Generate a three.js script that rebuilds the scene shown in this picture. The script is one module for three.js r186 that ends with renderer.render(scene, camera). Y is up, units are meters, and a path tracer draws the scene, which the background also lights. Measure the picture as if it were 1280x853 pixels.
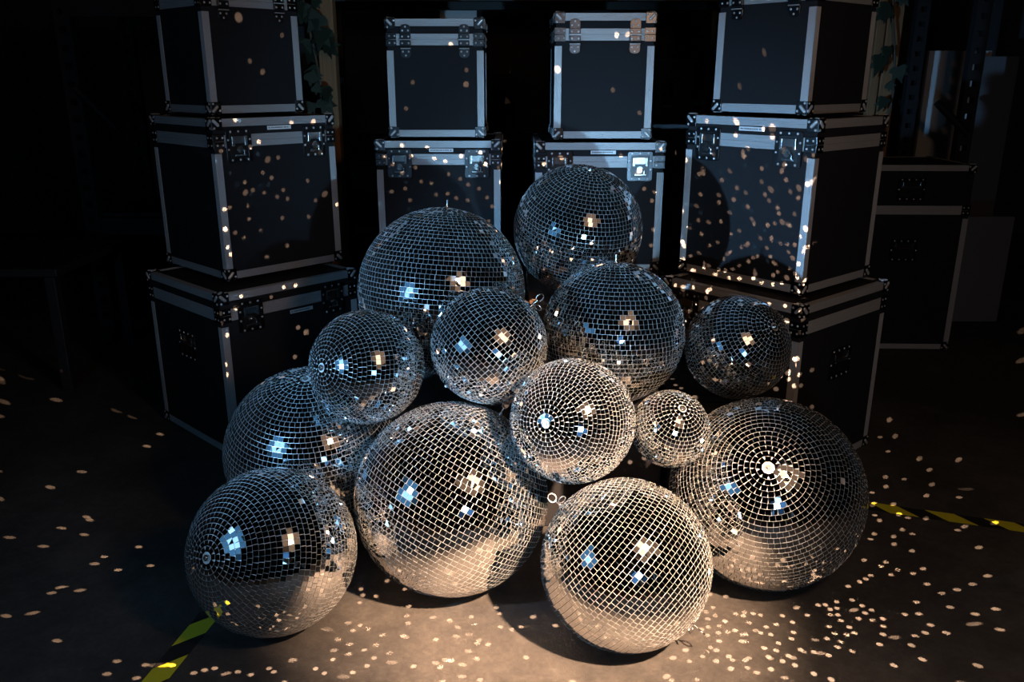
import * as THREE from 'three';
import { RoundedBoxGeometry } from 'three/addons/geometries/RoundedBoxGeometry.js';
import { mergeGeometries } from 'three/addons/utils/BufferGeometryUtils.js';
import { RectAreaLightUniformsLib } from 'three/addons/lights/RectAreaLightUniformsLib.js';

// ------------------------------------------------------------------ camera, exposure
const FOCAL = 1053.45, EYE = new THREE.Vector3(0, 1.295, 0), PITCH = THREE.MathUtils.degToRad(17.377);
const scene = new THREE.Scene();
scene.background = new THREE.Color(0x000000);
const camera = new THREE.PerspectiveCamera(2 * Math.atan(426.5 / FOCAL) * 180 / Math.PI, 1280 / 853, 0.05, 60);
camera.position.copy(EYE);
camera.rotation.x = -PITCH;
const renderer = new THREE.WebGLRenderer({ antialias: true });
renderer.toneMapping = THREE.LinearToneMapping;
renderer.toneMappingExposure = 1.0;
renderer.shadowMap.enabled = true;
renderer.shadowMap.type = THREE.PCFSoftShadowMap;
RectAreaLightUniformsLib.init();

// ------------------------------------------------------------------ lamps (places triangulated from their reflections in the balls)
const WARM = { at: new THREE.Vector3(0.89, 1.72, -0.48), aim: new THREE.Vector3(0.14, 0.17, -1.80), color: [1, 0.63, 0.40], power: 235, angle: 16.8, penumbra: 0.95, panel: [1, 0.62, 0.40] };
const COOL_LOW = { at: new THREE.Vector3(0.475, 0.715, -0.2), aim: new THREE.Vector3(-0.05, 0.94, -3.0), color: [0.32, 0.66, 1], power: 14.5, angle: 19, penumbra: 0.6, panel: [0.13, 0.42, 1] };
const COOL_SIDE = { at: new THREE.Vector3(-1.45, 1.05, -0.86), aim: new THREE.Vector3(-0.05, 0.62, -2.3), color: [0.28, 0.60, 1], power: 34, angle: 26, penumbra: 0.9, panel: [0.13, 0.48, 1] };
function spot(L, name, radius) {
  const s = new THREE.SpotLight(new THREE.Color().setRGB(...L.color), L.power, 0, THREE.MathUtils.degToRad(L.angle), L.penumbra, 2);
  const dir = L.aim.clone().sub(L.at).normalize();
  s.name = name; s.position.copy(L.at).addScaledVector(dir, 0.012);
  s.target.position.copy(L.aim); s.castShadow = true; s.shadow.radius = radius; s.shadow.mapSize.set(2048, 2048);
  s.shadow.camera.near = 0.05; s.shadow.camera.far = 12;
  scene.add(s, s.target);
  return s;
}
spot(WARM, 'warm_spot', 1.6);
spot(COOL_LOW, 'cool_low_spot', 1.2);
spot(COOL_SIDE, 'cool_side_spot', 1.2);

// ------------------------------------------------------------------ helpers
let seed = 20240611;
const rnd = () => { seed = (seed + 0x6d2b79f5) | 0; let t = Math.imul(seed ^ (seed >>> 15), 1 | seed); t = (t + Math.imul(t ^ (t >>> 7), 61 | t)) ^ t; return ((t ^ (t >>> 14)) >>> 0) / 4294967296; };
const V = (x, y, z) => new THREE.Vector3(x, y, z);
const D2R = Math.PI / 180;
const taken = new Map();
function numbered(name) { const n = taken.get(name) || 0; taken.set(name, n + 1); return n ? name + '_' + String(n).padStart(3, '0') : name; }
function tag(o, label, category, group, kind) {
  o.userData.label = label; if (category) o.userData.category = category;
  if (group) o.userData.group = group; if (kind) o.userData.kind = kind;
  return o;
}
function shade(m) { m.castShadow = true; m.receiveShadow = true; return m; }
function thing(name, label, category, [x, y, z] = [0, 0, 0], turn = 0, group) {
  const g = new THREE.Group(); g.name = numbered(name); g.position.set(x, y, z); g.rotation.y = turn; scene.add(g);
  return tag(g, label, category, group);
}
function part(parent, name, geo, mat) {
  const m = shade(new THREE.Mesh(Array.isArray(geo) ? merged(geo) : geo, mat)); m.name = name; parent.add(m); return m;
}
function merged(list) {
  const l = list.map((g) => { const q = g.index ? g.toNonIndexed() : g.clone(); for (const k of Object.keys(q.attributes)) if (!['position', 'normal', 'uv'].includes(k)) q.deleteAttribute(k); return q; });
  return l.length === 1 ? l[0] : mergeGeometries(l);
}
function struct(name, geo, mat) { const m = shade(new THREE.Mesh(geo, mat)); m.name = name; m.userData.kind = 'structure'; scene.add(m); return m; }
// box with uv in metres
function box(w, h, d, x = 0, y = 0, z = 0) {
  const g = new THREE.BoxGeometry(w, h, d), uv = g.attributes.uv, s = [[d, h], [d, h], [w, d], [w, d], [w, h], [w, h]];
  for (let i = 0; i < 24; i++) { const [a, b] = s[i >> 2]; uv.setXY(i, uv.getX(i) * a, uv.getY(i) * b); }
  return g.translate(x, y, z);
}
const rbox = (w, h, d, r, x = 0, y = 0, z = 0, seg = 2) => new RoundedBoxGeometry(w, h, d, seg, Math.min(r, w / 2.01, h / 2.01, d / 2.01)).translate(x, y, z);
const cyl = (r, h, x = 0, y = 0, z = 0, n = 12, r2 = r) => new THREE.CylinderGeometry(r2, r, h, n).translate(x, y, z);
function rodBetween(a, b, r, n = 10) {
  const d = b.clone().sub(a), g = new THREE.CylinderGeometry(r, r, d.length(), n);
  return g.applyQuaternion(new THREE.Quaternion().setFromUnitVectors(V(0, 1, 0), d.clone().normalize())).translate((a.x + b.x) / 2, (a.y + b.y) / 2, (a.z + b.z) / 2);
}
// a small domed rivet whose axis is +z
const rivetGeo = (() => { const g = new THREE.SphereGeometry(1, 8, 4, 0, Math.PI * 2, 0, Math.PI / 2).rotateX(Math.PI / 2); g.scale(1, 1, 0.55); return g; })();
const rivet = (x, y, z, r = 0.0035) => rivetGeo.clone().scale(r, r, r).translate(x, y, z);
// direction of a photo pixel, and the point where it meets the plane z = depth
function rayOf(px, py) {
  const a = (px - 640) / FOCAL, b = -(py - 426.5) / FOCAL, c = Math.cos(PITCH), s = Math.sin(PITCH);
  return V(a, b * c - s, -(c + b * s)).normalize();
}
const atZ = (px, py, z) => { const d = rayOf(px, py); return EYE.clone().addScaledVector(d, z / d.z); };
const atFloor = (px, py, y = 0) => { const d = rayOf(px, py); return EYE.clone().addScaledVector(d, (y - EYE.y) / d.y); };
function toPixel(p) {
  const x = p.x - EYE.x, y = p.y - EYE.y, z = -(p.z - EYE.z), c = Math.cos(PITCH), s = Math.sin(PITCH), fw = z * c - y * s, up = z * s + y * c;
  return [640 + FOCAL * x / fw, 426.5 - FOCAL * up / fw, fw];
}

// ------------------------------------------------------------------ procedural textures
function noiseTexture(size, paint, srgb, repeat) {
  const data = new Uint8Array(size * size * 4);
  paint(data, size);
  const t = new THREE.DataTexture(data, size, size); t.wrapS = t.wrapT = THREE.RepeatWrapping; t.magFilter = THREE.LinearFilter; t.minFilter = THREE.LinearMipmapLinearFilter; t.generateMipmaps = true;
  if (srgb) t.colorSpace = THREE.SRGBColorSpace;
  t.repeat.set(repeat, repeat); t.needsUpdate = true;
  return t;
}
function lattice(n) { const a = new Float32Array(n * n); for (let i = 0; i < a.length; i++) a[i] = rnd(); return (u, v) => { u = ((u % 1) + 1) % 1 * n; v = ((v % 1) + 1) % 1 * n; const i = Math.floor(u), j = Math.floor(v), fu = u - i, fv = v - j, s = fu * fu * (3 - 2 * fu), t = fv * fv * (3 - 2 * fv), g = (x, y) => a[(y % n) * n + (x % n)]; return (g(i, j) * (1 - s) + g(i + 1, j) * s) * (1 - t) + (g(i, j + 1) * (1 - s) + g(i + 1, j + 1) * s) * t; }; }
const octaves = [6, 17, 43, 97, 211].map(lattice);
const fbm = (u, v, w) => octaves.reduce((s, f, i) => s + f(u, v) * w[i], 0) / w.reduce((a, b) => a + b);
const concreteMap = noiseTexture(1024, (d, n) => {
  for (let y = 0; y < n; y++) for (let x = 0; x < n; x++) {
    const u = x / n, v = y / n, a = fbm(u, v, [1.0, 0.8, 0.6, 0.5, 0.6]), sp = rnd(), k = 0.74 + 0.5 * (a - 0.5) * 1.5 + (sp - 0.5) * 0.10 - (sp > 0.9965 ? 0.28 : 0), i = (y * n + x) * 4;
    d[i] = Math.max(0, Math.min(255, 150 * k)); d[i + 1] = Math.max(0, Math.min(255, 147 * k)); d[i + 2] = Math.max(0, Math.min(255, 143 * k)); d[i + 3] = 255;
  }
}, true, 1 / 1.6);
const grainMap = noiseTexture(512, (d, n) => {
  for (let y = 0; y < n; y++) for (let x = 0; x < n; x++) { const a = fbm(x / n, y / n, [0.1, 0.2, 0.5, 1, 1.2]) * 200 + rnd() * 55, i = (y * n + x) * 4; d[i] = d[i + 1] = d[i + 2] = a; d[i + 3] = 255; }
}, false, 5);
const brushMap = noiseTexture(256, (d, n) => {
  const rows = Array.from({ length: n }, () => rnd());
  for (let y = 0; y < n; y++) for (let x = 0; x < n; x++) { const i = (y * n + x) * 4, a = 120 + 90 * rows[y] + 40 * rnd(); d[i] = d[i + 1] = d[i + 2] = a; d[i + 3] = 255; }
}, false, 3);
const woodMap = noiseTexture(512, (d, n) => {
  for (let y = 0; y < n; y++) for (let x = 0; x < n; x++) {
    const u = x / n, v = y / n, a = fbm(u * 1.0, v * 0.12, [0.2, 0.7, 1, 0.9, 0.5]), w = 0.5 + 0.5 * Math.sin((u * 9 + a * 3) * 6.28), k = 0.62 + 0.5 * (a - 0.5) + 0.16 * w, i = (y * n + x) * 4;
    d[i] = 176 * k; d[i + 1] = 128 * k; d[i + 2] = 84 * k; d[i + 3] = 255;
  }
}, true, 1);
function labelTexture(k) {   // a printed white strip: dark marks too small to read
  const c = document.createElement('canvas'); c.width = 256; c.height = 40; const g = c.getContext('2d');
  g.fillStyle = '#d8dadb'; g.fillRect(0, 0, 256, 40); g.fillStyle = '#26282b';
  let x = 14; const stop = 225 + k * 3;
  while (x < stop) { const w = 5 + Math.floor(rnd() * 5); g.fillRect(x, 13, w, 14); x += w + (rnd() < 0.16 ? 12 : 4); }
  const t = new THREE.CanvasTexture(c); t.colorSpace = THREE.SRGBColorSpace; return t;
}

// ------------------------------------------------------------------ materials
const std = (c, roughness, metalness = 0, extra = {}) => new THREE.MeshStandardMaterial({ color: new THREE.Color().setRGB(...c), roughness, metalness, ...extra });
const M = {
  mirror: std([0.93, 0.93, 0.92], 0.012, 1),
  silver: std([0.44, 0.43, 0.415], 0.40, 0.45),
  glassEdge: std([0.49, 0.52, 0.525], 0.32, 0.3),
  steel: std([0.085, 0.085, 0.09], 0.26, 1),
  chrome: std([0.75, 0.75, 0.75], 0.2, 1),
  latch: std([0.075, 0.075, 0.08], 0.28, 1),
  rivet: std([0.58, 0.58, 0.58], 0.36, 0.55),
  alu: std([0.37, 0.373, 0.378], 0.5, 0.35, { bumpMap: brushMap, bumpScale: 0.0003 }),
  black: new THREE.MeshPhysicalMaterial({ color: new THREE.Color().setRGB(0.0155, 0.0155, 0.017), roughness: 0.6, specularIntensity: 0.16, bumpMap: grainMap, bumpScale: 0.0006 }),
  dish: std([0.05, 0.05, 0.052], 0.35, 0.9),
  floor: std([0.215, 0.2, 0.185], 0.8, 0, { map: concreteMap, bumpMap: grainMap, bumpScale: 0.001 }),
  wall: std([0.045, 0.045, 0.048], 0.9, 0, { bumpMap: grainMap, bumpScale: 0.001 }),
  ceiling: std([0.03, 0.03, 0.032], 0.95),
  wood: std([1, 1, 1], 0.75, 0, { map: woodMap }),
  brownBox: std([0.13, 0.075, 0.045], 0.7, 0, { bumpMap: grainMap, bumpScale: 0.0006 }),
  rack: std([0.013, 0.0135, 0.015], 0.6, 0.1),
  pale: std([0.52, 0.54, 0.57], 0.7),
  greyPaint: std([0.10, 0.105, 0.115], 0.6),
  darkGlass: std([0.015, 0.015, 0.018], 0.2),
  card: std([0.40, 0.36, 0.31], 0.85),
  leaf: std([0.008, 0.017, 0.007], 0.75),
  stem: std([0.06, 0.045, 0.03], 0.8),
  tapeYellow: std([0.50, 0.46, 0.02], 0.55),
  tapeBlack: std([0.012, 0.012, 0.012], 0.5),
  lampBlack: std([0.02, 0.02, 0.02], 0.6),
};

// ------------------------------------------------------------------ the room
struct('floor', box(10, 0.12, 10.4, 0, -0.06, -2.2).translate(0, 0, 0), M.floor);
struct('ceiling', box(10, 0.12, 10.4, 0, 4.06, -2.2), M.ceiling);
struct('wall_back', box(10, 4, 0.12, 0, 2, -7.34), M.wall);
struct('wall_front', box(10, 4, 0.12, 0, 2, 2.94), M.wall);
struct('wall_left', box(0.12, 4, 10.4, -5.06, 2, -2.2), M.wall);
struct('wall_right', box(0.12, 4, 10.4, 5.06, 2, -2.2), M.wall);

// ------------------------------------------------------------------ flight cases
const PW = 0.026;   // width of an edge profile
// one face strip of an edge profile: flat with four ribs, along +x, facing +z, its back on z = 0
function ribStrip(len, wide, ribs = 4) {
  const t = 0.0016, r = 0.0007, pts = [[-wide / 2, 0], [wide / 2, 0], [wide / 2, t]];
  for (let i = ribs - 1; i >= 0; i--) { const y = -wide / 2 + wide * (i + 0.5) / ribs, q = wide / ribs * 0.3; pts.push([y + q, t], [y + q * 0.6, t + r], [y - q * 0.6, t + r], [y - q, t]); }
  pts.push([-wide / 2, t]);
  const s = new THREE.Shape(pts.map(([a, b]) => new THREE.Vector2(a, b)));   // a across, b out
  const g = new THREE.ExtrudeGeometry(s, { depth: len, bevelEnabled: false }).translate(0, 0, -len / 2);
  // (across, out, along) -> (along = x, across = y, out = z)
  const m = new THREE.Matrix4().set(0, 0, 1, 0, 1, 0, 0, 0, 0, 1, 0, 0, 0, 0, 0, 1);
  return g.applyMatrix4(m);
}
const faceTurn = [0, Math.PI / 2, Math.PI, -Math.PI / 2];   // front, right, back, left
// ball corner: three plates, a rounded corner and diagonal ridges; made for the corner (+x, +y, +z) at the origin
const makeCorner = (shiny) => {
  const s = 0.038, list = [];
  const plate = () => rbox(s, s, 0.003, 0.0014, -s / 2 + 0.002, -s / 2 + 0.002, 0.0022, 1);
  const ridge = () => { const g = new THREE.CapsuleGeometry(0.0058, 0.020, 3, 8); g.rotateZ(-Math.PI / 4); return g.scale(1, 1, 0.8).translate(-0.0125, -0.0125, 0.003); };
  const one = shiny ? merged([ridge(), rivet(-0.030, -0.006, 0.004, 0.0042), rivet(-0.006, -0.030, 0.004, 0.0042)]) : plate();
  const a = one.clone();
  const perm = (m) => { const g = one.clone().applyMatrix4(m); return g; };
  list.push(a, perm(new THREE.Matrix4().set(0, 0, 1, 0, 1, 0, 0, 0, 0, 1, 0, 0, 0, 0, 0, 1)), perm(new THREE.Matrix4().set(0, 1, 0, 0, 0, 0, 1, 0, 1, 0, 0, 0, 0, 0, 0, 1)));
  if (!shiny) list.push(new THREE.SphereGeometry(0.012, 10, 8).translate(-0.0075, -0.0075, -0.0075));
  return merged(list);
};
const cornerGeo = makeCorner(false), cornerShine = makeCorner(true);
function mirrored(geo, sx, sy, sz) {
  const g = geo.clone().scale(sx, sy, sz);
  if (sx * sy * sz < 0) { for (const k of ['position', 'normal', 'uv']) { const a = g.attributes[k], n = a.itemSize; for (let i = 0; i < a.count; i += 3) for (let c = 0; c < n; c++) { const t = a.array[(i + 1) * n + c]; a.array[(i + 1) * n + c] = a.array[(i + 2) * n + c]; a.array[(i + 2) * n + c] = t; } } }
  return g;
}
const cornerVariants = {};
for (const sx of [-1, 1]) for (const sy of [-1, 1]) for (const sz of [-1, 1]) cornerVariants[[sx, sy, sz]] = [mirrored(cornerGeo, sx, sy, sz), mirrored(cornerShine, sx, sy, sz)];
// plate with a rounded outline, rim and rivets
function roundedRect(w, h, r) { const s = new THREE.Shape(); const x = -w / 2, y = -h / 2; s.moveTo(x + r, y); s.lineTo(x + w - r, y); s.quadraticCurveTo(x + w, y, x + w, y + r); s.lineTo(x + w, y + h - r); s.quadraticCurveTo(x + w, y + h, x + w - r, y + h); s.lineTo(x + r, y + h); s.quadraticCurveTo(x, y + h, x, y + h - r); s.lineTo(x, y + r); s.quadraticCurveTo(x, y, x + r, y); return s; }
function framePlate(w, h, hole, t) {   // a flange with a rectangular opening
  const s = roundedRect(w, h, 0.010); s.holes.push(roundedRect(w - hole, h - hole, 0.006));
  return new THREE.ExtrudeGeometry(s, { depth: t, bevelEnabled: true, bevelSize: 0.0008, bevelThickness: 0.0008, bevelSegments: 1, curveSegments: 4 });
}
// butterfly latch in a recessed dish, facing +z, centred on the closing line
const butterfly = (() => {
  const w = 0.094, h = 0.108;
  const flange = framePlate(w, h, 0.026, 0.002), rivets = merged([...[-1, 0, 1].flatMap((i) => [rivet(i * 0.030, h / 2 - 0.0065, 0.003, 0.0042), rivet(i * 0.030, -h / 2 + 0.0065, 0.003, 0.0042)]), ...[-1, 1].flatMap((s) => [rivet(s * (w / 2 - 0.0065), 0.020, 0.003, 0.0038), rivet(s * (w / 2 - 0.0065), -0.012, 0.003, 0.0038)])]);
  const dish = merged([box(w - 0.026, h - 0.026, 0.0012, 0, 0, 0.0006), box(w - 0.03, 0.002, 0.004, 0, 0.0, 0.0022)]);
  const grip = merged([
    rbox(0.050, 0.026, 0.004, 0.0018, 0, 0.020, 0.005), rbox(0.010, 0.034, 0.005, 0.002, -0.024, 0.016, 0.0055), rbox(0.010, 0.034, 0.005, 0.002, 0.024, 0.016, 0.0055),
    cyl(0.012, 0.006, 0, 0, 0, 18).rotateX(Math.PI / 2).translate(0, -0.012, 0.005), cyl(0.006, 0.010, 0, 0, 0, 12).rotateX(Math.PI / 2).translate(0, -0.012, 0.007),
    rbox(0.030, 0.006, 0.006, 0.0024, 0, -0.012, 0.009), rbox(0.044, 0.008, 0.004, 0.0018, 0.002, -0.032, 0.004), rbox(0.006, 0.020, 0.004, 0.0018, 0.016, -0.024, 0.006)]);
  return { flange, dish, grip, rivets };
})();
const handleDish = (() => {
  const w = 0.13, h = 0.105;
  const flange = framePlate(w, h, 0.03, 0.002), rivets = merged([...[-1.5, -0.5, 0.5, 1.5].flatMap((i) => [rivet(i * 0.032, h / 2 - 0.0075, 0.003, 0.004), rivet(i * 0.032, -h / 2 + 0.0075, 0.003, 0.004)]), ...[-1, 1].map((s) => rivet(s * (w / 2 - 0.007), 0, 0.003, 0.004))]);
  const dish = box(w - 0.03, h - 0.03, 0.0012, 0, 0, 0.0006);
  const bar = merged([cyl(0.006, w - 0.04, 0, 0, 0, 10).rotateZ(Math.PI / 2).translate(0, 0.012, 0.008), rbox(0.008, 0.03, 0.006, 0.002, -(w - 0.05) / 2, 0.02, 0.005), rbox(0.008, 0.03, 0.006, 0.002, (w - 0.05) / 2, 0.02, 0.005)]);
  return { flange, dish, bar, rivets };
})();
// draw latch: strike plate on the lid, lever over the band, foot plate on the body; facing +z, centred on the closing line
const drawLatch = (() => {
  const plate = (w, h, up) => { const s = new THREE.Shape(), r = w / 2; s.moveTo(-r, 0); s.lineTo(r, 0); s.lineTo(r, h - r * 0.8); s.quadraticCurveTo(r, h, 0, h); s.quadraticCurveTo(-r, h, -r, h - r * 0.8); s.lineTo(-r, 0); const g = new THREE.ExtrudeGeometry(s, { depth: 0.002, bevelEnabled: true, bevelSize: 0.0006, bevelThickness: 0.0006, bevelSegments: 1, curveSegments: 6 }); return up ? g : g.rotateZ(Math.PI); };
  const strike = plate(0.038, 0.034, true).translate(0, 0.020, 0.001), rivets = merged([rivet(0, -0.058, 0.004, 0.004), rivet(-0.011, -0.044, 0.004, 0.004), rivet(0.011, -0.044, 0.004, 0.004), rbox(0.040, 0.004, 0.006, 0.002, 0, -0.0325, 0.007), cyl(0.0022, 0.044, 0, 0, 0, 8).rotateZ(Math.PI / 2).translate(0, -0.001, 0.0115), ...[-1, 1].flatMap((q) => [rivet(q * 0.012, 0.010, 0.0085, 0.004), rivet(q * 0.012, -0.014, 0.0105, 0.004)]), rivet(0, 0.046, 0.004, 0.004), rivet(-0.011, 0.032, 0.004, 0.004), rivet(0.011, 0.032, 0.004, 0.004)]);
  const lever = merged([rbox(0.042, 0.024, 0.007, 0.002, 0, 0.010, 0.005), rbox(0.042, 0.022, 0.009, 0.003, 0, -0.013, 0.006)]);
  const foot = merged([plate(0.038, 0.036, false).translate(0, -0.030, 0.001), rbox(0.040, 0.006, 0.008, 0.002, 0, -0.032, 0.005)]);
  return { strike, lever, foot, rivets };
})();
const boxes = [];   // oriented boxes of the cases: where reflected beams land
function flightCase(name, label, [x, y, z], turn, w, h, d, o = {}) {
  const g = thing(name, label, 'flight case', [x, y, z], turn, o.group ?? 'black flight cases with aluminium edges');
  const lid = o.lid ?? 0.062, split = h - lid, band = 0.042, e = 0.003;   // e: panels lie behind the profiles
  part(g, 'body', rbox(w - 2 * e, split - e, d - 2 * e, 0.002, 0, split / 2 + e / 2, 0, 1), M.black);
  part(g, 'lid', rbox(w - 2 * e, lid - e, d - 2 * e, 0.002, 0, split + lid / 2 - e / 2 + 0.001, 0, 1), M.black);
  const W = [w, d, w, d], D = [d, w, d, w];
  for (let k = 0; k < 4; k++) {
    const R = (q) => q.rotateY(faceTurn[k]), out = D[k] / 2 - e, len = W[k];
    // the strips of the four faces: top and bottom edges and the two halves of the closing band
    part(g, 'edge_profile', R(merged([ribStrip(len - 0.05, PW).translate(0, h - PW / 2 - 0.001, out), ribStrip(len - 0.05, PW).rotateX(-Math.PI / 2).translate(0, h - e, out + e - PW / 2), rivet(0, h - PW / 2, out + 0.0016, 0.003)])), M.alu);
    part(g, 'edge_profile', R(merged([ribStrip(len - 0.05, PW).translate(0, PW / 2 + 0.001, out), rivet(0, PW / 2, out + 0.0016, 0.003)])), M.alu);
    const lidHalf = part(g, 'closing_band', R(ribStrip(len - 0.016, band / 2 - 0.0006, 3).translate(0, split + band / 4, out)), M.alu);
    const bodyHalf = part(g, 'closing_band', R(ribStrip(len - 0.016, band / 2 - 0.0006, 3).translate(0, split - band / 4, out)), M.alu);
    void lidHalf; void bodyHalf;
    // upright profile of the corner to the right of this face: one strip on this face, one on the next
    const up = split - band / 2, a = ribStrip(up - 0.05, PW).rotateZ(Math.PI / 2).translate(len / 2 - PW / 2 - 0.0006, up / 2 + 0.006, out);
    const b = ribStrip(up - 0.05, PW).rotateZ(Math.PI / 2).rotateY(Math.PI / 2).translate(len / 2 - e, up / 2 + 0.006, out + e - PW / 2 - 0.0006);
    part(g, 'edge_profile', R(merged([a, b, rivet(len / 2 - PW / 2, up / 2, out + 0.0016, 0.003)])), M.alu);
    // corner brace: two plates over the closing line, folded round the upright edge
    for (const s of [1, -1]) {
      const cy = split + s * 0.0125;
      const pl = rbox(0.040, 0.0235, 0.0035, 0.001, len / 2 - 0.0195, cy, out + 0.0035, 1), pr = rbox(0.0035, 0.0235, 0.040, 0.001, len / 2 + 0.0005, cy, out + e - 0.0195 + 0.0005, 1);
      const cb = part(g, 'corner_brace', R(merged([pl, pr])), M.steel); part(cb, 'rivet_row', R(merged([...[0.010, 0.030].map((q) => rivet(len / 2 - q, cy, out + 0.005, 0.0038)), ...[0.010, 0.030].map((q) => rivet(0, 0, 0, 0.0038).rotateY(Math.PI / 2).translate(len / 2 + 0.002, cy, out - q))])), M.rivet);
    }
  }
  for (const sx of [-1, 1]) for (const sy of [-1, 1]) for (const sz of [-1, 1]) {
    const c = part(g, 'corner_cap', cornerVariants[[sx, sy, sz]][0], M.steel);
    part(c, 'corner_ridge', cornerVariants[[sx, sy, sz]][1], M.rivet);
    c.position.set(sx * (w / 2 - 0.001), sy > 0 ? h - 0.001 : 0.0035, sz * (d / 2 - 0.001));
  }
  const lx = w * (o.latchAt ?? 0.31);
  for (const s of o.latch === 'none' ? [] : [-1, 1]) {
    if (o.latch === 'draw') {
      const p = [s * lx, split, d / 2];
      const l = part(g, 'draw_latch', drawLatch.lever, M.latch); l.position.set(...p);
      part(l, 'strike_plate', drawLatch.strike, M.latch); part(l, 'foot_plate', drawLatch.foot, M.latch); part(l, 'rivet_row', drawLatch.rivets, M.rivet);
    } else {
      const l = part(g, 'butterfly_latch', butterfly.flange, M.latch); l.position.set(s * lx, split - 0.016, d / 2 + 0.001);
      part(l, 'latch_dish', butterfly.dish, M.dish); part(l, 'latch_grip', butterfly.grip, M.chrome); part(l, 'rivet_row', butterfly.rivets, M.rivet);
    }
  }
  for (const s of o.sideDish ?? []) {
    const l = part(g, 'carry_handle', handleDish.flange, M.latch); l.position.set(s * (w / 2 - e + 0.001), split * 0.70, 0); l.rotation.y = s * Math.PI / 2;
    part(l, 'handle_dish', handleDish.dish, M.dish); part(l, 'handle_bar', handleDish.bar, M.chrome); part(l, 'rivet_row', handleDish.rivets, M.rivet);
  }
  if (o.label) {
    const t = part(g, 'paper_label', box(0.095, 0.013, 0.0006).translate(...o.label(split, h, d / 2)), std([1, 1, 1], 0.6, 0, { map: labelTexture(boxes.length % 5) }));
    const uv = t.geometry.attributes.uv; for (let i = 16; i < 20; i++) uv.setXY(i, uv.getX(i) / 0.095, uv.getY(i) / 0.013);
    t.userData.label = 'white printed strip';
  }
  boxes.push({ c: V(x, y + h / 2, z), half: V(w / 2 + 0.002, h / 2, d / 2 + 0.002), turn });
  return g;
}
// near corner of a stack -> centre of its box. side -1: left stack (near edge is the left edge of its front), +1: right stack
function fromCorner(nx, nz, yawDeg, w, d, side) {
  const c = Math.cos(yawDeg * D2R), s = Math.sin(yawDeg * D2R), u = side < 0 ? [c, -s] : [-c, -s], v = side < 0 ? [-s, -c] : [s, -c];
  return [nx + u[0] * w / 2 + v[0] * d / 2, nz + u[1] * w / 2 + v[1] * d / 2];
}
const labelOnLid = (split, h, z) => [0.012, h - PW - 0.0105, z - 0.0018];
const labelOnBody = (split, h, z) => [0.035, split - 0.036, z - 0.0018];
{
  const T = 46.5 * D2R; let [x, z] = fromCorner(-0.977, -2.723, 46.8, 0.56, 0.54, -1);
  flightCase('flight_case', 'large black flight case at the foot of the stack beside the wooden post', [x, 0.005, z], T, 0.56, 0.596, 0.54, { lid: 0.075, sideDish: [-1], label: labelOnBody, latchAt: 0.30 });
  [x, z] = fromCorner(-1.002, -2.889, 46.0, 0.486, 0.458, -1);
  flightCase('flight_case', 'black flight case with sparse light spots, mid-stack beside the wooden post', [x, 0.613, z], T, 0.486, 0.550, 0.458, { lid: 0.075, label: labelOnLid });
  [x, z] = fromCorner(-1.03, -2.985, 46, 0.368, 0.335, -1);
  flightCase('flight_case', 'small black flight case topping the stack beside the wooden post', [x, 1.175, z], T, 0.368, 0.44, 0.335, { lid: 0.07, latch: 'draw', latchAt: 0.29 });
}
{
  const T = -49.5 * D2R; let [x, z] = fromCorner(0.891, -2.496, 49.6, 0.545, 0.545, 1);
  flightCase('flight_case', 'large black flight case at the foot of the stack with the brightly dotted case', [x, 0.005, z], T, 0.545, 0.617, 0.545, { lid: 0.075, sideDish: [1], latchAt: 0.30 });
  [x, z] = fromCorner(0.914, -2.60, 50.1, 0.49, 0.43, 1);
  flightCase('flight_case', 'black flight case whose front is covered with a dense pattern of light spots', [x, 0.634, z], T, 0.49, 0.540, 0.43, { lid: 0.075, label: labelOnLid });
  [x, z] = fromCorner(0.905, -2.675, 49, 0.352, 0.36, 1);
  flightCase('flight_case', 'small black flight case standing on the brightly dotted case', [x, 1.186, z], T, 0.352, 0.42, 0.36, { lid: 0.07, latch: 'draw', latchAt: 0.29 });
}
{
  const zl = -3.375, xl = -0.29;
  flightCase('flight_case', 'black flight case under the case with a diagonal band of light dots', [xl, 0.005, zl - 0.26], 0, 0.54, 0.547, 0.52, { lid: 0.075, latch: 'none' });
  flightCase('flight_case', 'black flight case with a diagonal band of light dots behind the tallest upright ball', [xl, 0.564, zl - 0.225], 0, 0.49, 0.495, 0.45, { lid: 0.072, label: labelOnLid });
  flightCase('flight_case', 'small black flight case on the case with the diagonal band of dots', [xl - 0.004, 1.071, zl - 0.20], 0, 0.372, 0.437, 0.34, { lid: 0.075, latch: 'draw', latchAt: 0.30 });
  const zr = -3.25, xr = 0.333;
  flightCase('flight_case', 'black flight case hidden under the case behind the topmost ball', [xr, 0.005, zr - 0.26], 0, 0.54, 0.549, 0.52, { lid: 0.075, latch: 'none' });
  flightCase('flight_case', 'black flight case directly behind the topmost mirror ball, its top profile bluish', [xr, 0.566, zr - 0.225], 0, 0.49, 0.495, 0.45, { lid: 0.072, label: labelOnLid });
  flightCase('flight_case', 'small black flight case above and behind the topmost mirror ball', [xr + 0.008, 1.073, zr - 0.20], 0, 0.368, 0.447, 0.34, { lid: 0.075, latch: 'draw', latchAt: 0.30 });
}
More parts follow.
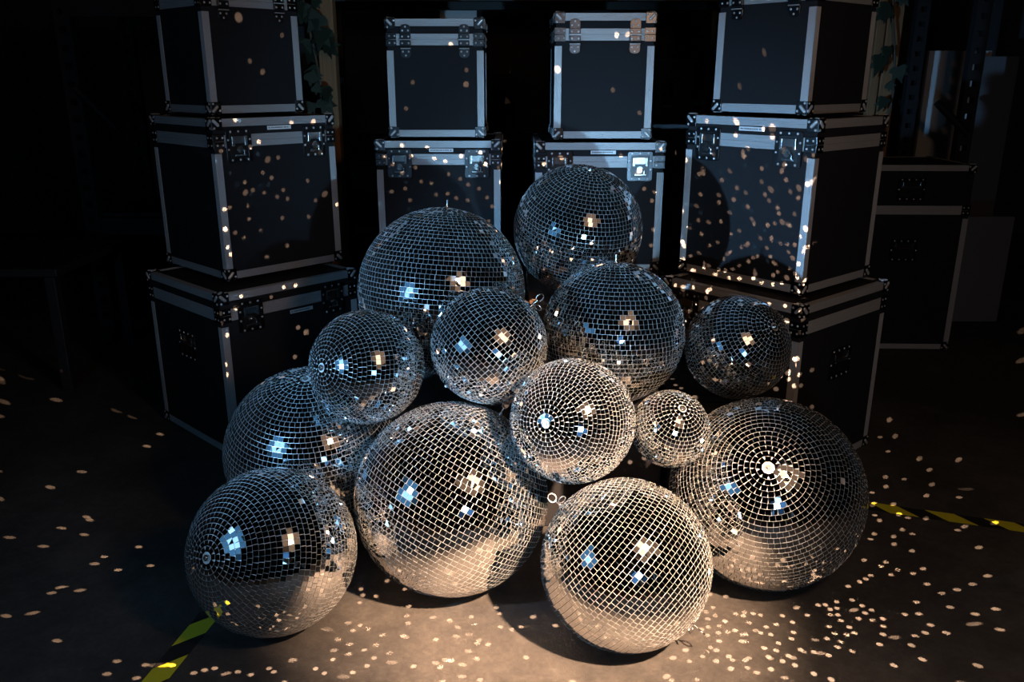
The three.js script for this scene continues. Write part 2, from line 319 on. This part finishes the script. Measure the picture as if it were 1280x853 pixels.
// what carries the upper balls, hidden in the heap
function plinth(name, label, x0, x1, y0, y1, z0, z1, mat) {
  const w = x1 - x0, h = y1 - y0, d = z0 - z1, g = thing(name, label, 'box', [(x0 + x1) / 2, y0, (z0 + z1) / 2]);
  part(g, 'body', rbox(w, h - 0.02, d, 0.006, 0, (h - 0.02) / 2, 0), mat);
  part(g, 'top_board', rbox(w + 0.006, 0.02, d + 0.006, 0.005, 0, h - 0.01, 0), mat);
  boxes.push({ c: V((x0 + x1) / 2, (y0 + y1) / 2, (z0 + z1) / 2), half: V(w / 2, h / 2, d / 2), turn: 0 });
}
plinth('low_plinth', 'low black plinth under the heap of mirror balls', -0.31, 0.44, 0, 0.396, -2.26, -2.95, M.black);
plinth('brown_riser', 'small brown riser box glimpsed between the balls below the topmost ball', 0.055, 0.42, 0.397, 0.634, -2.50, -2.90, M.brownBox);
plinth('side_plinth', 'narrow black plinth beside the large ball and the dotted stack', 0.47, 0.71, 0, 0.394, -2.34, -2.66, M.black);

// ------------------------------------------------------------------ mirror balls
const BALLS = [   // radius, centre, pole direction, tile pitch, kind of fitting, label
  [0.250, [-0.211, 0.681, -2.463], [0.075, 0.986, -0.12], 0.0138, 'pin', 'large upright mirror ball in front of the case with the diagonal band of dots'],
  [0.200, [0.205, 0.842, -2.613], [0.149, 0.949, 0.277], 0.0126, 'none', 'mirror ball topping the heap, directly before the bluish flight case'],
  [0.200, [0.284, 0.609, -2.272], [0.016, 0.998, -0.06], 0.0132, 'pin', 'mid-sized mirror ball just below the topmost ball, pin upright'],
  [0.150, [0.649, 0.553, -2.314], [0.476, 0.595, 0.648], 0.0118, 'cap', 'small mirror ball resting against the stack with the dotted case'],
  [0.150, [-0.380, 0.571, -2.088], [-0.623, 0.241, 0.744], 0.0116, 'cap', 'small mirror ball lying with its pole towards the stack by the wooden post'],
  [0.150, [-0.059, 0.638, -2.059], [0.721, 0.674, -0.12], 0.0124, 'ring', 'small mirror ball with a wire ring, between the large upright ball and the mid-sized ball'],
  [0.150, [0.144, 0.512, -1.864], [-0.459, 0.308, 0.833], 0.0108, 'cap', 'small mirror ball nestled in the middle of the heap, pole facing out'],
  [0.096, [0.391, 0.466, -1.923], [0.156, 0.797, 0.584], 0.0102, 'cap', 'tiniest mirror ball of the heap'],
  [0.250, [-0.580, 0.253, -2.248], [0.031, 0.978, 0.204], 0.0140, 'ring', 'large mirror ball with a ring on top, behind the ball on the hazard tape'],
  [0.200, [-0.577, 0.203, -1.792], [-0.497, 0.383, 0.778], 0.0128, 'cap', 'mirror ball on the floor at the end of the yellow and black tape'],
  [0.250, [-0.157, 0.253, -1.967], [0.499, 0.80, -0.30], 0.0142, 'ring', 'large mirror ball on the floor amid the heap, its tile rows running diagonally'],
  [0.250, [0.667, 0.253, -1.996], [-0.241, 0.641, 0.729], 0.0140, 'cap', 'large mirror ball on the floor in front of the dotted stack, concentric rows facing out'],
  [0.200, [0.267, 0.203, -1.735], [-0.741, 0.571, -0.33], 0.0128, 'ring', 'mid-sized mirror ball with rings at its side, standing in the warm light pool'],
];
const spheres = BALLS.map(([r, c]) => ({ c: V(...c), r }));
const blockedBySphere = (o, d, far, skip) => spheres.some((s, i) => {
  if (i === skip) return false;
  const oc = o.clone().sub(s.c), b = oc.dot(d), q = b * b - oc.lengthSq() + s.r * s.r;
  if (q <= 0) return false; const t = -b - Math.sqrt(q); return t > 1e-4 && t < far;
});
const tiles = [];   // centre, normal, size of every mirror tile
function tileGeometry(t, th) {   // mirror face (first six vertices, at z = 0) and the four ground edges of a tile
  const h = t / 2, P = [], N = [], quad = (v, n) => { for (const i of [0, 1, 2, 0, 2, 3]) { P.push(...v[i]); N.push(...n); } };
  quad([[-h, -h, 0], [h, -h, 0], [h, h, 0], [-h, h, 0]], [0, 0, 1]);
  quad([[h, -h, 0], [h, -h, -th], [h, h, -th], [h, h, 0]], [1, 0, 0]); quad([[-h, h, 0], [-h, h, -th], [-h, -h, -th], [-h, -h, 0]], [-1, 0, 0]);
  quad([[h, h, 0], [h, h, -th], [-h, h, -th], [-h, h, 0]], [0, 1, 0]); quad([[-h, -h, 0], [-h, -h, -th], [h, -h, -th], [h, -h, 0]], [0, -1, 0]);
  const g = new THREE.BufferGeometry(); g.setAttribute('position', new THREE.Float32BufferAttribute(P, 3)); g.setAttribute('normal', new THREE.Float32BufferAttribute(N, 3));
  g.addGroup(0, 6, 0); g.addGroup(6, 24, 1);
  return g;
}
const TILE = [M.mirror, M.glassEdge];
BALLS.forEach(([R, c, pole, pitch, fitting, label], bi) => {
  const C = V(...c), axis = V(...pole).normalize(), ball = new THREE.Group();
  ball.name = numbered('mirror_ball'); ball.position.set(C.x, C.y, C.z); scene.add(ball);
  tag(ball, label, 'mirror ball', 'mirror balls heaped on the floor');
  const Q = new THREE.Quaternion().setFromUnitVectors(V(0, 1, 0), axis), spin = rnd() * 6.28;
  part(ball, 'core', new THREE.SphereGeometry(R - 0.0030, 72, 48), M.silver);
  const t = pitch * 0.922, th = 0.0032, geo = tileGeometry(t, th), list = [];
  const rows = Math.round(Math.PI * R / pitch);
  for (let i = 0; i < rows; i++) {
    const phi = (i + 0.5) / rows * Math.PI, ring = 2 * Math.PI * R * Math.sin(phi), n = Math.floor(ring / pitch * 0.995);
    if (R * Math.sin(phi) < 0.009 || n < 4) continue;
    const off = spin + rnd() * 6.28;
    for (let k = 0; k < n; k++) {
      const a = off + (k + (rnd() - 0.5) * 0.05) / n * 2 * Math.PI, nrm = V(Math.sin(phi) * Math.cos(a), Math.cos(phi), Math.sin(phi) * Math.sin(a));
      const east = V(-Math.sin(a), 0, Math.cos(a)), north = V().crossVectors(nrm, east);
      if (rnd() < 0.0006) continue;
      const tilt = 0.013, n2 = nrm.clone().addScaledVector(east, (rnd() - 0.5) * 2 * tilt).addScaledVector(north, (rnd() - 0.5) * 2 * tilt).normalize();
      const e2 = east.clone().addScaledVector(n2, -east.dot(n2)).addScaledVector(north, (rnd() - 0.5) * 0.05).normalize(), b2 = V().crossVectors(n2, e2).normalize(), e3 = V().crossVectors(b2, n2).normalize();
      const m = new THREE.Matrix4().makeBasis(e3, b2, n2).setPosition(nrm.clone().multiplyScalar(R - 0.0001)).premultiply(new THREE.Matrix4().makeRotationFromQuaternion(Q));
      const pos = V().setFromMatrixPosition(m).add(C), nw = n2.clone().applyQuaternion(Q);
      list.push({ m, pos, nw, ball: bi, t });
    }
  }
  // the 300 tiles that show largest are parts of their own, the rest one part
  for (const q of list) {
    const v = EYE.clone().sub(q.pos), far = v.length(); v.normalize();
    q.score = q.nw.dot(v) / far - (blockedBySphere(q.pos, v, far, bi) ? 2 : 0);
  }
  const order = [...list].sort((a, b) => b.score - a.score), own = new Set(order.slice(0, 300));
  for (const q of own) { const o = part(ball, 'mirror_tile', geo, TILE); o.applyMatrix4(q.m); }
  const rest = list.filter((q) => !own.has(q)), src = geo.attributes, nv = src.position.count, P = new Float32Array(rest.length * nv * 3), N = new Float32Array(P.length), p = V(), nm = new THREE.Matrix3();
  rest.forEach((q, k) => {
    nm.setFromMatrix4(q.m);
    for (let i = 0; i < nv; i++) { const at = i < 6 ? k * 6 + i : rest.length * 6 + k * 24 + i - 6; p.fromBufferAttribute(src.position, i).applyMatrix4(q.m).toArray(P, at * 3); p.fromBufferAttribute(src.normal, i).applyMatrix3(nm).toArray(N, at * 3); }
  });
  const g = new THREE.BufferGeometry(); g.setAttribute('position', new THREE.BufferAttribute(P, 3)); g.setAttribute('normal', new THREE.BufferAttribute(N, 3));
  g.addGroup(0, rest.length * 6, 0); g.addGroup(rest.length * 6, rest.length * 24, 1);
  part(ball, 'tile_mosaic', g, TILE).userData.kind = 'stuff';
  tiles.push(...list);
  // fittings at the poles
  for (const s of [1, -1]) {
    const at = axis.clone().multiplyScalar(s * (R - 0.001)), q = new THREE.Quaternion().setFromUnitVectors(V(0, 1, 0), axis.clone().multiplyScalar(s));
    const cap = part(ball, 'pole_cap', merged([cyl(0.0085, 0.004, 0, 0.001, 0, 20, 0.0075), cyl(0.0045, 0.005, 0, 0.0045, 0, 14, 0.0036)]), M.chrome); cap.position.copy(at); cap.quaternion.copy(q);
    if (s > 0 && fitting === 'pin') part(cap, 'pin', merged([cyl(0.0028, 0.016, 0, 0.013, 0, 10, 0.0022), new THREE.SphereGeometry(0.0034, 10, 8).translate(0, 0.021, 0)]), M.chrome);
    if ((s > 0 && fitting === 'ring') || (s < 0 && bi === 12)) {
      part(cap, 'eye_pin', merged([cyl(0.002, 0.016, 0, 0.013, 0, 8)]), M.chrome);
      const r = part(cap, 'hanging_ring', new THREE.TorusGeometry(0.0105, 0.0016, 8, 28).rotateY(0.6).translate(0, 0.030, 0), M.chrome); void r;
      if (bi === 5 || bi === 12) part(cap, 'hanging_ring', new THREE.TorusGeometry(0.0095, 0.0015, 8, 28).rotateX(0.9).translate(0.014, 0.010, 0.006), M.chrome);
    }
  }
});

// ------------------------------------------------------------------ beams: each tile that a lamp strikes throws a narrow beam by the law of reflection
function hitBoxes(o, d) {
  let best = Infinity, bestN = null, face = 1;
  for (const b of boxes) {
    const c = Math.cos(-b.turn), s = Math.sin(-b.turn), rot = (v) => V(v.x * c + v.z * s, v.y, -v.x * s + v.z * c), oo = rot(o.clone().sub(b.c)), dd = rot(d);
    let t0 = -Infinity, t1 = Infinity, cosIn = 1;
    for (const k of ['x', 'y', 'z']) { const inv = 1 / (dd[k] || 1e-9), a = (-b.half[k] - oo[k]) * inv, e = (b.half[k] - oo[k]) * inv; if (Math.min(a, e) > t0) { t0 = Math.min(a, e); cosIn = Math.abs(dd[k]); } t1 = Math.min(t1, Math.max(a, e)); }
    if (t0 < t1 && t0 > 1e-3 && t0 < best) { best = t0; bestN = b; face = cosIn; }
  }
  return [best, bestN, face];
}
function beamsOf(lamp, gain) {
  const out = [], ax = lamp.aim.clone().sub(lamp.at).normalize(), cone = lamp.angle * D2R;
  for (const q of tiles) {
    const L = q.pos.clone().sub(lamp.at), d1 = L.length(); L.normalize();
    const cos = -L.dot(q.nw); if (cos < 0.14) continue;
    const ang = Math.acos(Math.min(1, L.dot(ax))), f = THREE.MathUtils.smoothstep(1.75 - ang / cone, 0, 1);
    if (f < 0.05) continue;
    if (blockedBySphere(q.pos, L.clone().negate(), d1, q.ball)) continue;
    const r = L.clone().addScaledVector(q.nw, 2 * cos), o = q.pos.clone().addScaledVector(q.nw, 0.004);
    const tf = r.y < -1e-3 ? -o.y / r.y : Infinity; const [tb, bx, faceCos] = hitBoxes(o, r), d2 = Math.min(tf, tb);
    if (!(d2 < 3.2) || d2 < 0.12 || (tb < tf && faceCos < 0.5)) continue;   // grazing streaks are too faint to matter
    if (blockedBySphere(o, r, d2, q.ball)) continue;
    const hit = o.clone().addScaledVector(r, d2), [px, py, fw] = toPixel(hit);
    if (fw < 0.2 || px < -60 || px > 1340 || py < -40 || py > 930) continue;
    const see = EYE.clone().sub(hit), far = see.length(); see.normalize();
    if (blockedBySphere(hit, see, far - 0.01, -1)) continue;
    if (hitBoxes(hit.clone().addScaledVector(see, 0.01), see)[0] < far) continue;
    out.push({ q, o, r, d1, d2, hit, px, py, f, onCase: tb < tf, box: boxes.indexOf(bx), gain, lamp, cos });
  }
  return out;
}
const warmBeams = beamsOf(WARM, 1), coolBeams = beamsOf(COOL_LOW, 1), sideBeams = beamsOf(COOL_SIDE, 1);
console.log('beams', warmBeams.length, 'on cases', warmBeams.filter((b) => b.onCase).length, 'cool', coolBeams.length, coolBeams.filter((b) => b.onCase).length, sideBeams.length, 'tiles', tiles.length);
const pick = (list, n) => { const a = [...list]; for (let i = a.length - 1; i > 0; i--) { const j = Math.floor(rnd() * (i + 1)); [a[i], a[j]] = [a[j], a[i]]; } return a.slice(0, n); };
const perBox = (list) => { const m = {}; for (const b of list) { const k = b.onCase ? b.box : 'floor' + (b.px < 330 ? 'L' : b.px < 860 ? 'M' : 'R'); (m[k] = m[k] || []).push(b); } return m; };
const groups = perBox(warmBeams), cool = perBox(coolBeams);
console.log('groups', JSON.stringify(Object.fromEntries(Object.entries(groups).map(([k, v]) => [k, v.length]))), 'cool', JSON.stringify(Object.fromEntries(Object.entries(cool).map(([k, v]) => [k, v.length]))));
const WANT = { 4: 150, 1: 36, 7: 50, 10: 24, 0: 20, 3: 30, 5: 5, 2: 4, 6: 6, 8: 5, 11: 5, floorL: 60, floorM: 110, floorR: 210 };
const chosen = [...Object.entries(groups).flatMap(([k, v]) => pick(v, WANT[k] ?? 4)), ...pick(cool[4] ?? [], 26), ...pick(cool[7] ?? [], 8), ...pick(cool[1] ?? [], 10)];
for (const b of chosen) {
  const total = b.d1 + b.d2, half = b.q.t * 0.42 * total / b.d1 + 0.002;
  const s = new THREE.SpotLight(new THREE.Color().setRGB(...b.lamp.color), 1.35 * b.lamp.power * (0.4 + 0.6 * b.f) * (b.d2 / total) ** 2, 0, Math.atan(half / b.d2), 0.45, 2);
  s.name = 'mirror_beam'; s.position.copy(b.o); s.target.position.copy(b.hit); s.shadow.radius = 0.05;
  scene.add(s, s.target);
}
console.log('lit', chosen.length);

// ------------------------------------------------------------------ hazard tape on the floor
function hazardTape(label, a, b, wide, firstYellow = true) {
  const d = b.clone().sub(a), len = Math.hypot(d.x, d.z), turn = Math.atan2(-d.z, d.x), g = thing('hazard_tape', label, 'floor tape', [a.x, 0.0, a.z], turn, 'hazard tapes stuck to the floor');
  part(g, 'backing', box(len, 0.0006, wide, len / 2, 0.0006, 0), M.tapeBlack);
  const step = 0.165, slant = -0.06;
  for (let x = -0.02; x < len - slant; x += step) {
    const s = new THREE.Shape(), x0 = Math.max(0, x), q = (v) => Math.min(len, Math.max(0, v));
    const p = [[x, -wide / 2], [x + step / 2, -wide / 2], [x + step / 2 + slant, wide / 2], [x + slant, wide / 2]].map(([u, v]) => [q(u), v]); void x0;
    if (p[1][0] - p[0][0] + p[2][0] - p[3][0] < 0.006) continue;
    s.moveTo(...p[0]); for (const k of p.slice(1)) s.lineTo(...k); s.lineTo(...p[0]);
    part(g, 'yellow_stripe', new THREE.ExtrudeGeometry(s, { depth: 0.0004, bevelEnabled: false }).rotateX(-Math.PI / 2).translate(0, 0.001, 0), M.tapeYellow);
  }
  return g;
}
hazardTape('yellow and black hazard tape running under the mirror ball on the floor beside it', atFloor(150, 905), atFloor(270, 759), 0.055);
hazardTape('yellow and black hazard tape beyond the large ball before the dotted stack', atFloor(1050, 628), atFloor(1330, 668), 0.055);

// ------------------------------------------------------------------ the store behind: posts, ivy, racking, boards, more cases
function woodenPost(label, px0, px1, z, leafy) {
  const a = atZ(px0, 100, z), b = atZ(px1, 100, z), w = b.x - a.x, g = thing('wooden_post', label, 'post', [(a.x + b.x) / 2, 0, z - w / 2], 0, 'wooden posts of the store');
  part(g, 'shaft', rbox(w, 3.96, w, 0.006, 0, 1.985, 0), M.wood);
  part(g, 'base_plate', rbox(w + 0.006, 0.012, w + 0.006, 0.003, 0, 0.006, 0), M.rack);
  return g;
}
woodenPost('wooden post with ivy beside the stack with sparse light spots', 400, 421, -4.05);
woodenPost('wooden post behind the small case on the dotted stack', 1101, 1120, -4.62);
woodenPost('slimmer wooden post next to the post behind the dotted stack', 1088, 1099, -4.62);
const leafGeo = (() => {
  const s = new THREE.Shape(); s.moveTo(0, 0); s.quadraticCurveTo(0.030, -0.012, 0.040, 0.014); s.lineTo(0.026, 0.026); s.lineTo(0.034, 0.052); s.lineTo(0.014, 0.046); s.lineTo(0, 0.078); s.lineTo(-0.014, 0.046); s.lineTo(-0.034, 0.052); s.lineTo(-0.026, 0.026); s.lineTo(-0.040, 0.014); s.quadraticCurveTo(-0.030, -0.012, 0, 0);
  const g = new THREE.ExtrudeGeometry(s, { depth: 0.0012, bevelEnabled: false, curveSegments: 3 }), p = g.attributes.position;
  for (let i = 0; i < p.count; i++) p.setZ(i, p.getZ(i) - Math.abs(p.getX(i)) * 0.35 - (p.getY(i) ** 2) * 2.2);
  g.computeVertexNormals(); return g;
})();
function ivy(label, px, z, spread, n) {
  const a = atZ(px, 80, z), g = thing('ivy_vine', label, 'ivy', [a.x, 0, z]), pts = [];
  for (let i = 0; i <= 14; i++) pts.push(V(Math.sin(i * 1.3) * 0.03, 0.012 + i * 0.2, Math.cos(i * 0.9) * 0.015));
  part(g, 'stem', new THREE.TubeGeometry(new THREE.CatmullRomCurve3(pts), 60, 0.006, 6), M.stem);
  for (let k = 0; k < n; k++) { const l = part(g, 'leaf', leafGeo, M.leaf); l.position.set((rnd() - 0.5) * spread, 1.15 + rnd() * 1.6, 0.015 + rnd() * 0.05); l.rotation.set(-0.5 + rnd() * 0.8, (rnd() - 0.5) * 1.4, 2.2 + rnd() * 1.8); l.scale.setScalar(0.7 + rnd() * 0.7); }
}
ivy('dark ivy climbing beside the wooden post next to the stack with sparse spots', 392, -3.96, 0.12, 42);
ivy('dark ivy hanging by the wooden posts behind the dotted stack', 1113, -4.585, 0.11, 16);
function upright(g, x, z, h) {   // slotted rack upright: two flanges and webs between the slots
  part(g, 'upright', merged([box(0.022, h, 0.05, -0.029, h / 2, 0), box(0.022, h, 0.05, 0.029, h / 2, 0), ...Array.from({ length: Math.floor(h / 0.085) }, (_, i) => box(0.04, 0.055, 0.046, 0, 0.03 + i * 0.085, 0))]), M.rack).position.set(x, 0, z);
}
function rack(label, xs, z, depth, levels, h, braces) {
  const g = thing('pallet_rack', label, 'rack', [xs[0], 0, z]);
  for (const x of xs) for (const dz of [0, -depth]) upright(g, x - xs[0], dz, h);
  for (const y of levels) for (const dz of [0, -depth]) part(g, 'beam', rbox(xs[1] - xs[0], 0.09, 0.04, 0.004, (xs[1] - xs[0]) / 2, y, dz), M.rack);
  for (const y of levels) part(g, 'shelf_board', box(xs[1] - xs[0] - 0.06, 0.02, depth - 0.05, (xs[1] - xs[0]) / 2, y + 0.056, -depth / 2), M.rack);
  for (const [x0, y0, x1, y1, dz] of braces) part(g, 'brace', rodBetween(V(x0 - xs[0], y0, dz), V(x1 - xs[0], y1, dz), 0.02, 6), M.rack);
  return g;
}
const rackX = atZ(1212, 115, -4.75).x;
rack('dark slotted racking behind the far case by the pale boards', [rackX - 1.15, rackX, ], -4.75, 0.7, [2.02, 2.9], 3.6, [[atZ(1168, 128, -4.75).x, atZ(1168, 128, -4.75).y, atZ(1207, 168, -4.75).x, atZ(1207, 168, -4.75).y, 0.03]]);
rack('dark racking standing behind the two middle columns of cases', [-1.05, rackX - 1.25], -4.75, 0.6, [0.9, 1.72, 2.7], 3.6, []);
{ const a = atZ(98, 110, -4.4), b = atZ(150, 162, -4.4); rack('dark racking in the gloom beside the stack with sparse spots', [a.x - 0.02, a.x + 1.05], -4.4, 0.7, [0.55, 1.62, 2.7], 3.6, [[a.x, a.y, b.x, b.y, 0.03]]); }
function board(label, px0, py0, px1, py1, z, mat, foot) {
  const a = atZ(px0, py0, z), b = atZ(px1, py1, z), h = foot ? a.y : a.y - b.y, g = thing('leaning_board', label, 'board', [(a.x + b.x) / 2, foot ? 0 : b.y, z], 0, 'pale boards in the store');
  part(g, 'panel', rbox(b.x - a.x, h - 0.004, 0.024, 0.004, 0, h / 2, 0), mat);
  part(g, 'edge_strip', rbox(0.012, h - 0.01, 0.03, 0.003, -(b.x - a.x) / 2, h / 2, 0), M.greyPaint);
}
board('pale bluish board behind the diagonal rack brace', 1160, 63, 1222, 172, -5.6, M.pale, true);
board('pale board beyond the slotted rack upright', 1230, 70, 1262, 140, -5.3, M.greyPaint, true);
board('tall grey board standing beside the far flight case', 1193, 270, 1243, 410, -4.5, M.greyPaint, true);
board('pale grey board behind the small case with the diagonal dots below', 548, -30, 596, 24, -5.6, M.pale, true);
flightCase('flight_case', 'tall dark flight case with dish handles, standing far off beyond the dotted stack', [1.91, 0.005, -4.22], -0.03, 0.52, 0.90, 0.46, { lid: 0.21, group: 'dark cases in the store', latch: 'none' });
{ const g = scene.getObjectByName('flight_case_012');
  for (const [px, py] of [[1141, 237], [1131, 313]]) { const p = atZ(px, py, -3.99), l = part(g, 'carry_handle', handleDish.flange, M.latch); l.position.set(p.x - 1.91, p.y - 0.005, 0.231); part(l, 'handle_dish', handleDish.dish, M.dish); part(l, 'handle_bar', handleDish.bar, M.chrome); part(l, 'rivet_row', handleDish.rivets, M.rivet); } }
{ const a = atZ(828, 74, -4.15), b = atZ(856, 160, -4.15), g = thing('grey_cabinet', 'tall grey cabinet with a dark display behind the bluish case', 'cabinet', [(a.x + b.x) / 2, 0, -4.15 - 0.15]);
  part(g, 'body', rbox(b.x - a.x + 0.06, a.y, 0.3, 0.012, 0, a.y / 2, 0), M.greyPaint);
  const d0 = atZ(829, 103, -4.14), d1 = atZ(842, 125, -4.14), d = part(g, 'display', rbox(d1.x - d0.x, d0.y - d1.y, 0.012, 0.003, (d0.x + d1.x - a.x - b.x) / 2, (d0.y + d1.y) / 2, 0.153), M.darkGlass); void d;
  part(g, 'trim_strip', rbox(d1.x - d0.x, 0.01, 0.012, 0.002, (d0.x + d1.x - a.x - b.x) / 2, d1.y - 0.03, 0.153), M.pale); }
{ const a = atZ(838, 19, -4.5), b = atZ(886, 19, -4.5); const g = thing('carton', 'pale carton up on the rack behind the dotted stack', 'box', [(a.x + b.x) / 2, 1.7865, -4.95], 0.1);
  part(g, 'body', rbox(b.x - a.x, 0.30, 0.36, 0.006, 0, 0.152, 0), M.card); part(g, 'flap', rbox(b.x - a.x - 0.01, 0.004, 0.17, 0.001, 0, 0.305, 0.09), M.card); part(g, 'flap', rbox(b.x - a.x - 0.01, 0.004, 0.17, 0.001, 0, 0.305, -0.09), M.card); }
{ const a = atZ(62, 336, -3.4), g = thing('work_table', 'dark table edge in the gloom beyond the taped floor', 'table', [a.x - 0.6, 0, -3.75]);
  part(g, 'table_top', rbox(1.25, 0.035, 0.7, 0.006, 0, a.y - 0.02, 0), M.rack);
  for (const sx of [-1, 1]) for (const sz of [-1, 1]) part(g, 'leg', rbox(0.045, a.y - 0.0375, 0.045, 0.004, sx * 0.58, (a.y - 0.0375) / 2, sz * 0.31), M.rack); }

// ------------------------------------------------------------------ lamps outside the frame, mirrored in the balls
function lampStand(g, at, foot) {
  const h = at.y - 0.06;
  part(g, 'pole', rodBetween(V(0, 0.25, 0), V(0, h, 0), 0.012), M.lampBlack);
  for (let k = 0; k < 3; k++) { const a = k * 2.094 + foot; part(g, 'leg', rodBetween(V(Math.cos(a) * 0.34, 0.012, Math.sin(a) * 0.34), V(0, 0.5, 0), 0.009), M.lampBlack); }
}
function glow(c, k) { return new THREE.MeshStandardMaterial({ color: 0x111111, emissive: new THREE.Color().setRGB(...c), emissiveIntensity: k, roughness: 0.6 }); }
function studioLamp(name, label, L, lensR, lensGlow, panel, panelGlow, foot, ringGlow) {
  const g = thing(name, label, 'lamp', [L.at.x, 0, L.at.z]);
  lampStand(g, L.at, foot);
  const head = new THREE.Group(); head.name = 'lamp_head'; head.position.set(0, L.at.y, 0); g.add(head);
  head.lookAt(L.aim.x, L.aim.y, L.aim.z);
  const dir = L.aim.clone().sub(L.at).normalize(); head.quaternion.setFromUnitVectors(V(0, 0, 1), dir);
  part(head, 'housing', new THREE.LatheGeometry([[0.0, -0.24], [0.09, -0.24], [0.10, -0.20], [0.10, -0.06], [lensR + 0.02, -0.03], [lensR + 0.02, -0.004], [lensR, -0.004]].map(([r, y]) => new THREE.Vector2(r, y)), 28).rotateX(Math.PI / 2), M.lampBlack);
  part(head, 'lamp_lens', new THREE.CylinderGeometry(lensR, lensR, 0.004, 32).rotateX(Math.PI / 2).translate(0, 0, -0.004), glow(L.color, lensGlow));
  if (panel) {
    const rr = lensR * 2.1;
    part(head, 'lamp_reflector', new THREE.LatheGeometry([[lensR + 0.004, -0.012], [lensR * 1.5, -0.016], [rr, -0.022]].map(([r, y]) => new THREE.Vector2(r, y)), 32).rotateX(Math.PI / 2), glow(L.color, ringGlow));
    const ring = roundedRect(panel, panel, 0.02); const hole = new THREE.Path(); hole.absarc(0, 0, rr, 0, Math.PI * 2, true); ring.holes.push(hole);
    part(head, 'lamp_diffuser', new THREE.ExtrudeGeometry(ring, { depth: 0.004, bevelEnabled: false, curveSegments: 20 }).translate(0, 0, -0.03), glow(L.panel, panelGlow));
    const fr = roundedRect(panel + 0.03, panel + 0.03, 0.02); fr.holes.push(roundedRect(panel, panel, 0.02));
    part(head, 'lamp_frame', new THREE.ExtrudeGeometry(fr, { depth: 0.05, bevelEnabled: false }).translate(0, 0, -0.05), M.lampBlack);
    const r = new THREE.RectAreaLight(new THREE.Color().setRGB(...L.panel), panelGlow * 0.3, panel, panel); r.name = 'diffuser_area';
    r.position.copy(L.at).addScaledVector(dir, -0.02); r.lookAt(L.at.clone().addScaledVector(dir, 5)); scene.add(r);
  }
  return g;
}
studioLamp('studio_lamp', 'warm spotlight with a square diffuser on a black stand, mirrored in the balls', WARM, 0.13, 30, 0.95, 0.16, 0.4, 2.0);
studioLamp('studio_lamp', 'small low blue-white spotlight on a short black stand', COOL_LOW, 0.08, 30, 0.40, 0.32, 1.1, 3);
studioLamp('studio_lamp', 'blue spotlight with a small diffuser on a black stand beside the taped floor', COOL_SIDE, 0.09, 20, 0.74, 0.26, 2.0, 1.6);

renderer.render(scene, camera);
